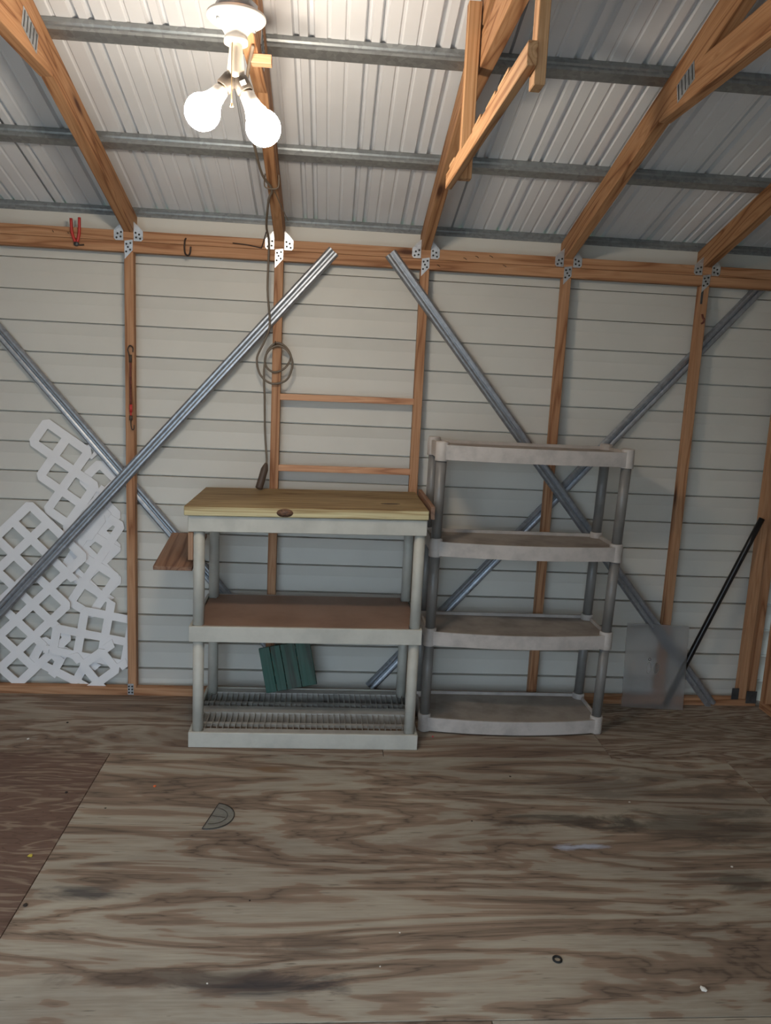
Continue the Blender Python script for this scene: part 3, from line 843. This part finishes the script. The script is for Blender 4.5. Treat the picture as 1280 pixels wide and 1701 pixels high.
tube('pull_chain', [(-0.004, -0.028, -0.085), (-0.005, -0.031, -0.105), (-0.005, -0.031, -0.150), (-0.004, -0.031, -0.218)], 0.0011, 'chain', lf, 6, 5)
lathe('chain_bell', [(0.0, 0.010), (0.0022, 0.008), (0.0030, 0.002), (0.0042, 0.0), (0.0, -0.001)], 'chain', lf, (-0.004, -0.031, -0.224), seg=10)
def bulb(q, base, label, s=1.0):
    w = Vector((LX, LY, 2.2625)) + Vector(base)
    e = empty('light_bulb', w + q @ Vector((0, 0, -0.030))); e.rotation_euler = q.to_euler()
    tag(e, label, 'light bulb', 'lit bulbs in the twin socket')
    lathe('screw_base', [(0.0, 0.002), (0.012, 0.002), (0.0125, -0.008), (0.0, -0.008)], 'chain', e, seg=16)
    lathe('collar', [(0.0125, -0.006), (0.0170, -0.010), (0.0190, -0.028 * s), (0.0215, -0.040 * s), (0.0, -0.040 * s)], 'porcelain', e, seg=24)
    gl = [(0.0, -0.0402 * s), (0.0212, -0.0402 * s), (0.0255, -0.050 * s)]
    z0 = -0.084 * s; R_ = 0.0400
    for k in range(11):
        a = math.radians(48) - math.radians(138) * k / 10
        gl.append((R_ * math.cos(a), z0 + R_ * math.sin(a)))
    gl[-1] = (0.0, z0 - R_)
    lathe('globe', gl, 'bulb', e, seg=28)
bulb(qL, (-0.006, 0, -0.150), 'lit frosted bulb tilting toward the lattice side', 0.92)
bulb(qR, (0.007, 0, -0.152), 'lit frosted bulb hanging steeper, beside the small white label', 1.06)

# pale wood block on the tie and the wire clipped beside it
o = box('wood_block', (-0.583, -1.225, 2.2515), (0.052, 0.030, 0.022), 'slat', None, 0.001); tag(o, 'small pale wood block under the tie by the light', 'wood block')
# ------------------------------------------------------------------ cord
cd = empty('extension_cord', (-0.6, -0.5, 2.1)); tag(cd, 'grey-brown cord tied to a rafter and hanging in a coil over a stud', 'cord')
def rel(pts): return [(x + 0.6, y + 0.5, z - 2.1) for x, y, z in pts]
path = [(-0.598, -1.30, 2.256), (-0.640, -1.05, 2.215), (-0.640, -0.62, 2.135), (-0.612, -0.47, 2.108), (-0.628, -0.40, 2.085), (-0.652, -0.20, 2.03), (-0.650, -0.092, 1.98), (-0.652, -0.086, 1.80), (-0.640, -0.084, 1.66),
        (-0.660, -0.083, 1.59), (-0.690, -0.082, 1.52), (-0.678, -0.081, 1.455), (-0.640, -0.080, 1.420), (-0.600, -0.080, 1.418), (-0.560, -0.080, 1.440), (-0.542, -0.080, 1.500), (-0.560, -0.080, 1.550), (-0.600, -0.078, 1.574),
        (-0.640, -0.076, 1.555), (-0.658, -0.075, 1.515), (-0.648, -0.073, 1.480), (-0.615, -0.071, 1.464), (-0.572, -0.070, 1.485), (-0.550, -0.070, 1.530), (-0.572, -0.070, 1.570), (-0.612, -0.071, 1.585), (-0.650, -0.073, 1.545), (-0.660, -0.078, 1.46),
        (-0.655, -0.086, 1.36), (-0.650, -0.090, 1.22), (-0.640, -0.095, 1.10), (-0.640, -0.100, 1.075)]
tube('cable', rel(path), 0.0045, 'cord', cd, 8, 6)
tube('plug', rel([(-0.640, -0.100, 1.080), (-0.655, -0.118, 1.02), (-0.668, -0.130, 0.970)]), 0.012, 'plug', cd, 12, 8, radii=lambda s: 0.005 + 0.011 * min(1, s * 4) - (0.008 if s > 0.97 else 0))
tube('tail', rel([(-0.605, -0.474, 2.108), (-0.585, -0.40, 2.07), (-0.560, -0.33, 2.03)]), 0.0018, 'cord', cd, 6, 6)
tube('knot_loop', rel([(-0.634, -0.50, 2.150), (-0.636, -0.485, 2.112), (-0.612, -0.478, 2.106), (-0.588, -0.485, 2.112), (-0.586, -0.50, 2.150)]), 0.0028, 'cord', cd, 6, 4)
tube('nail_hook', rel([(-0.615, -0.060, 1.578), (-0.615, -0.092, 1.580), (-0.615, -0.096, 1.592)]), 0.002, 'rust', cd, 6, 0)
# thin rusty wire along the plate
o = tube('wire', [(-0.80, -0.064, 1.978), (-0.74, -0.066, 1.974), (-0.688, -0.068, 1.966), (-0.680, -0.068, 1.972), (-0.664, -0.066, 2.03)], 0.0022, 'rust', None, 6, 4); tag(o, 'bent rusty wire on the top plate beside the cord', 'wire')

# ------------------------------------------------------------------ hanging pole rack on the third tie
hr = empty('hanging_rack', (-0.045, -1.55, 2.263)); tag(hr, 'hanging rack of orange pine hangers and a notched rail below the tie', 'rack')
beam('hanger', (0.0055, 0.30, -0.275), (0.0055, 0.30, 0.155), 0.034, 0.030, 'rack', hr, up=(0, 1, 0))
beam('hanger', (0.0155, -0.41, -0.292), (0.0155, -0.41, 0.155), 0.020, 0.040, 'rack', hr, up=(0, 1, 0))
rail = beam('rail', (-0.0245, 0.385, -0.262), (-0.0040, -0.445, -0.248), 0.018, 0.040, 'rack', hr)
for k, s in enumerate((-0.24, -0.02, 0.12, 0.23)):
    box('rail_step', (s, 0.0, 0.023 + 0.002 * (k % 2)), (0.085, 0.017, 0.008), 'rack', rail, 0.001, (0, -0.06, 0))
box('end_block', (-0.33, 0.0, 0.026), (0.07, 0.019, 0.011), 'rack', rail, 0.002)

# ------------------------------------------------------------------ small things on the wall
pl = empty('pliers', (-1.425, -0.062, 1.95)); tag(pl, 'red-handled pliers hanging on the top plate', 'pliers')
tube('handle', [(-0.004, -0.006, -0.005), (-0.016, -0.007, 0.030), (-0.019, -0.007, 0.085)], 0.0062, 'red', pl, 8, 5)
tube('handle', [(0.004, -0.006, -0.005), (0.012, -0.007, 0.030), (0.014, -0.007, 0.090)], 0.0062, 'red', pl, 8, 5)
lathe('jaw', [(0.0, -0.005), (0.010, -0.005), (0.010, 0.004), (0.0, 0.004)], 'dark_steel', pl, (0, -0.006, -0.012), (math.pi / 2, 0, 0), 14)
tube('tip', [(0, -0.005, -0.012), (0.012, -0.005, -0.016), (0.030, -0.005, -0.014)], 0.003, 'rust', pl, 6, 3)

o = tube('wall_hook', [(-0.990, -0.060, 1.985), (-0.992, -0.070, 1.975), (-0.993, -0.072, 1.945), (-0.988, -0.076, 1.922), (-0.975, -0.082, 1.916), (-0.967, -0.088, 1.928), (-0.965, -0.090, 1.950)], 0.0035, 'rust', None, 8, 5); tag(o, 'dark wire hook screwed into the top plate', 'hook')

bg_ = empty('bungee_cord', (-1.213, -0.066, 1.50)); tag(bg_, 'brown-red bungee cord with hooked ends hanging on a stud', 'bungee cord')
tube('elastic', [(0, -0.005, -0.015), (0.0, -0.006, -0.10), (0.0, -0.006, -0.20)], 0.0045, 'bungee', bg_, 8, 4)
tube('hook', [(0.0, -0.005, -0.020), (-0.006, -0.005, 0.010), (-0.010, -0.006, 0.028), (-0.002, -0.007, 0.044), (0.010, -0.006, 0.036), (0.010, -0.006, 0.018)], 0.0026, 'rust', bg_, 7, 5)
lathe('ferrule', [(0, -0.02), (0.0065, -0.02), (0.0065, 0.012), (0, 0.012)], 'plug', bg_, (0, -0.006, -0.005), seg=10)
lathe('ferrule', [(0, -0.016), (0.0065, -0.016), (0.0065, 0.016), (0, 0.016)], 'red', bg_, (0, -0.006, -0.215), seg=10)
lathe('ferrule', [(0, -0.010), (0.0075, -0.010), (0.0075, 0.010), (0, 0.010)], 'plug', bg_, (0.0, -0.006, -0.255), seg=10)
tube('elastic', [(0, -0.006, -0.225), (0, -0.006, -0.25)], 0.0038, 'red', bg_, 8, 0)
tube('hook', [(0.0, -0.006, -0.26), (0.001, -0.007, -0.288), (0.006, -0.008, -0.304), (0.013, -0.009, -0.300), (0.014, -0.009, -0.284)], 0.0022, 'rust', bg_, 7, 5)
# red smear hook on the fifth stud
o = tube('wall_hook', [(1.219, -0.062, 1.800), (1.222, -0.066, 1.785), (1.228, -0.068, 1.778), (1.226, -0.066, 1.766), (1.218, -0.064, 1.760)], 0.004, 'bungee', None, 7, 4); tag(o, 'dark red hook on the stud nearest the corner', 'hook')

# ------------------------------------------------------------------ things lying on the floor
def half_disc():
    bm = bmesh.new(); R_ = 0.078; n = 28
    outer = [(R_ * math.cos(math.pi * k / n), R_ * math.sin(math.pi * k / n)) for k in range(n + 1)]
    inner = [(0.040 * math.cos(math.pi * k / n), 0.012 + 0.040 * math.sin(math.pi * k / n)) for k in range(n + 1)]
    fo = bm.faces.new([bm.verts.new((x, y, 0)) for x, y in outer])
    g = bmesh.ops.extrude_face_region(bm, geom=[fo])
    bmesh.ops.translate(bm, vec=(0, 0, 0.0025), verts=[v for v in g['geom'] if isinstance(v, bmesh.types.BMVert)])
    return to_mesh(bm, 'plate')
pr = empty('protractor', (-0.722, -1.030, 0.0005)); tag(pr, 'smoky clear half-round protractor lying on the plywood', 'protractor')
pr.rotation_euler = (0, 0, math.radians(-102))
link('plate', half_disc(), 'clear', pr)
rim = [(0.077 * math.cos(math.pi * k / 20), 0.077 * math.sin(math.pi * k / 20), 0.003) for k in range(21)]
tube('scale_rim', rim, 0.0016, 'dark_bit', pr, 6, 0)
tube('base_edge', [(-0.077, 0, 0.003), (0.077, 0, 0.003)], 0.0014, 'dark_bit', pr, 6, 0)
arc = [(0.047 * math.cos(math.pi * k / 16), 0.008 + 0.047 * math.sin(math.pi * k / 16), 0.003) for k in range(17)]
tube('inner_arc', arc, 0.0009, 'dark_bit', pr, 5, 0)
tube('mid_mark', [(0, 0, 0.003), (0, 0.05, 0.003)], 0.0008, 'dark_bit', pr, 5, 0)

ring = [(0.0105 * math.cos(2 * math.pi * k / 24), 0.0105 * math.sin(2 * math.pi * k / 24), 0.0) for k in range(25)]
o = tube('rubber_ring', [(0.259 + x, -1.682 + y, 0.0028) for x, y, z in ring], 0.0028, 'rubber', None, 8, 0); tag(o, 'small black rubber ring on the plywood', 'ring')

def chip(name, x, y, s, mat, label, cat='debris', grp=None):
    bm = bmesh.new()
    bmesh.ops.create_icosphere(bm, subdivisions=1, radius=s)
    rnd = random.Random(int((x + 5) * 1000))
    for v in bm.verts:
        v.co = Vector((v.co.x * (0.7 + 0.6 * rnd.random()), v.co.y * (0.6 + 0.5 * rnd.random()), v.co.z * 0.4))
    mz = min(v.co.z for v in bm.verts)
    o = link(name, to_mesh(bm, name), mat, None, (x, y, -mz), (0, 0, rnd.random() * 3))
    tag(o, label, cat, grp)
chip('plastic_chip', -0.945, -0.845, 0.007, 'orange_bit', 'tiny orange chip on the plywood before the putty shelf')
chip('plastic_chip', 0.097, -0.430, 0.006, 'pink_bit', 'tiny pink chip at the foot of the taupe shelf')
chip('leaf_bit', -1.22, -1.25, 0.009, 'yellow_bit', 'tiny yellow fleck on the dark brown plywood sheet')
chip('foam_crumb', 0.598, -1.786, 0.009, 'white_bit', 'small white crumb beyond the rubber ring')
for x, y, s, lb in ((0.929, -1.298, 0.005, 'tiny white fleck on the round dark stain'), (0.745, -0.924, 0.0045, 'tiny white fleck on darkened plywood before the taupe shelf corner'),
                    (-1.509, -0.497, 0.006, 'white fleck on the plywood before the largest lattice sheet'), (-0.20, -1.70, 0.003, 'pinpoint white fleck on pale plywood beside the long ink stain'),
                    (-0.14, -1.58, 0.003, 'pinpoint white fleck on pale plywood behind the ink stain'), (-0.62, -1.75, 0.003, 'pinpoint white fleck within the long ink stain')):
    chip('paint_fleck', x, y, s, 'white_bit', lb, 'debris', 'white flecks on the floor')
for x, y, s, lb in ((-1.409, -0.348, 0.006, 'dark crumb on the plywood between lattice and brown sheet'), (-1.234, -0.89, 0.006, 'dark crumb on the brown sheet near its seam'),
                    (-1.151, -1.469, 0.008, 'largest dark crumb, lying on the seam beside the brown sheet'), (-1.075, -0.986, 0.004, 'dark speck between the brown sheet and the protractor'),
                    (-0.55, -1.45, 0.003, 'dark speck between the protractor and the ink stain'), (0.15, -1.05, 0.004, 'dark speck on plywood before the gap between both shelf units'),
                    (0.35, -0.75, 0.004, 'dark speck on plywood before the taupe shelf')):
    chip('dirt_crumb', x, y, s, 'dark_bit', lb, 'debris', 'dark crumbs on the floor')
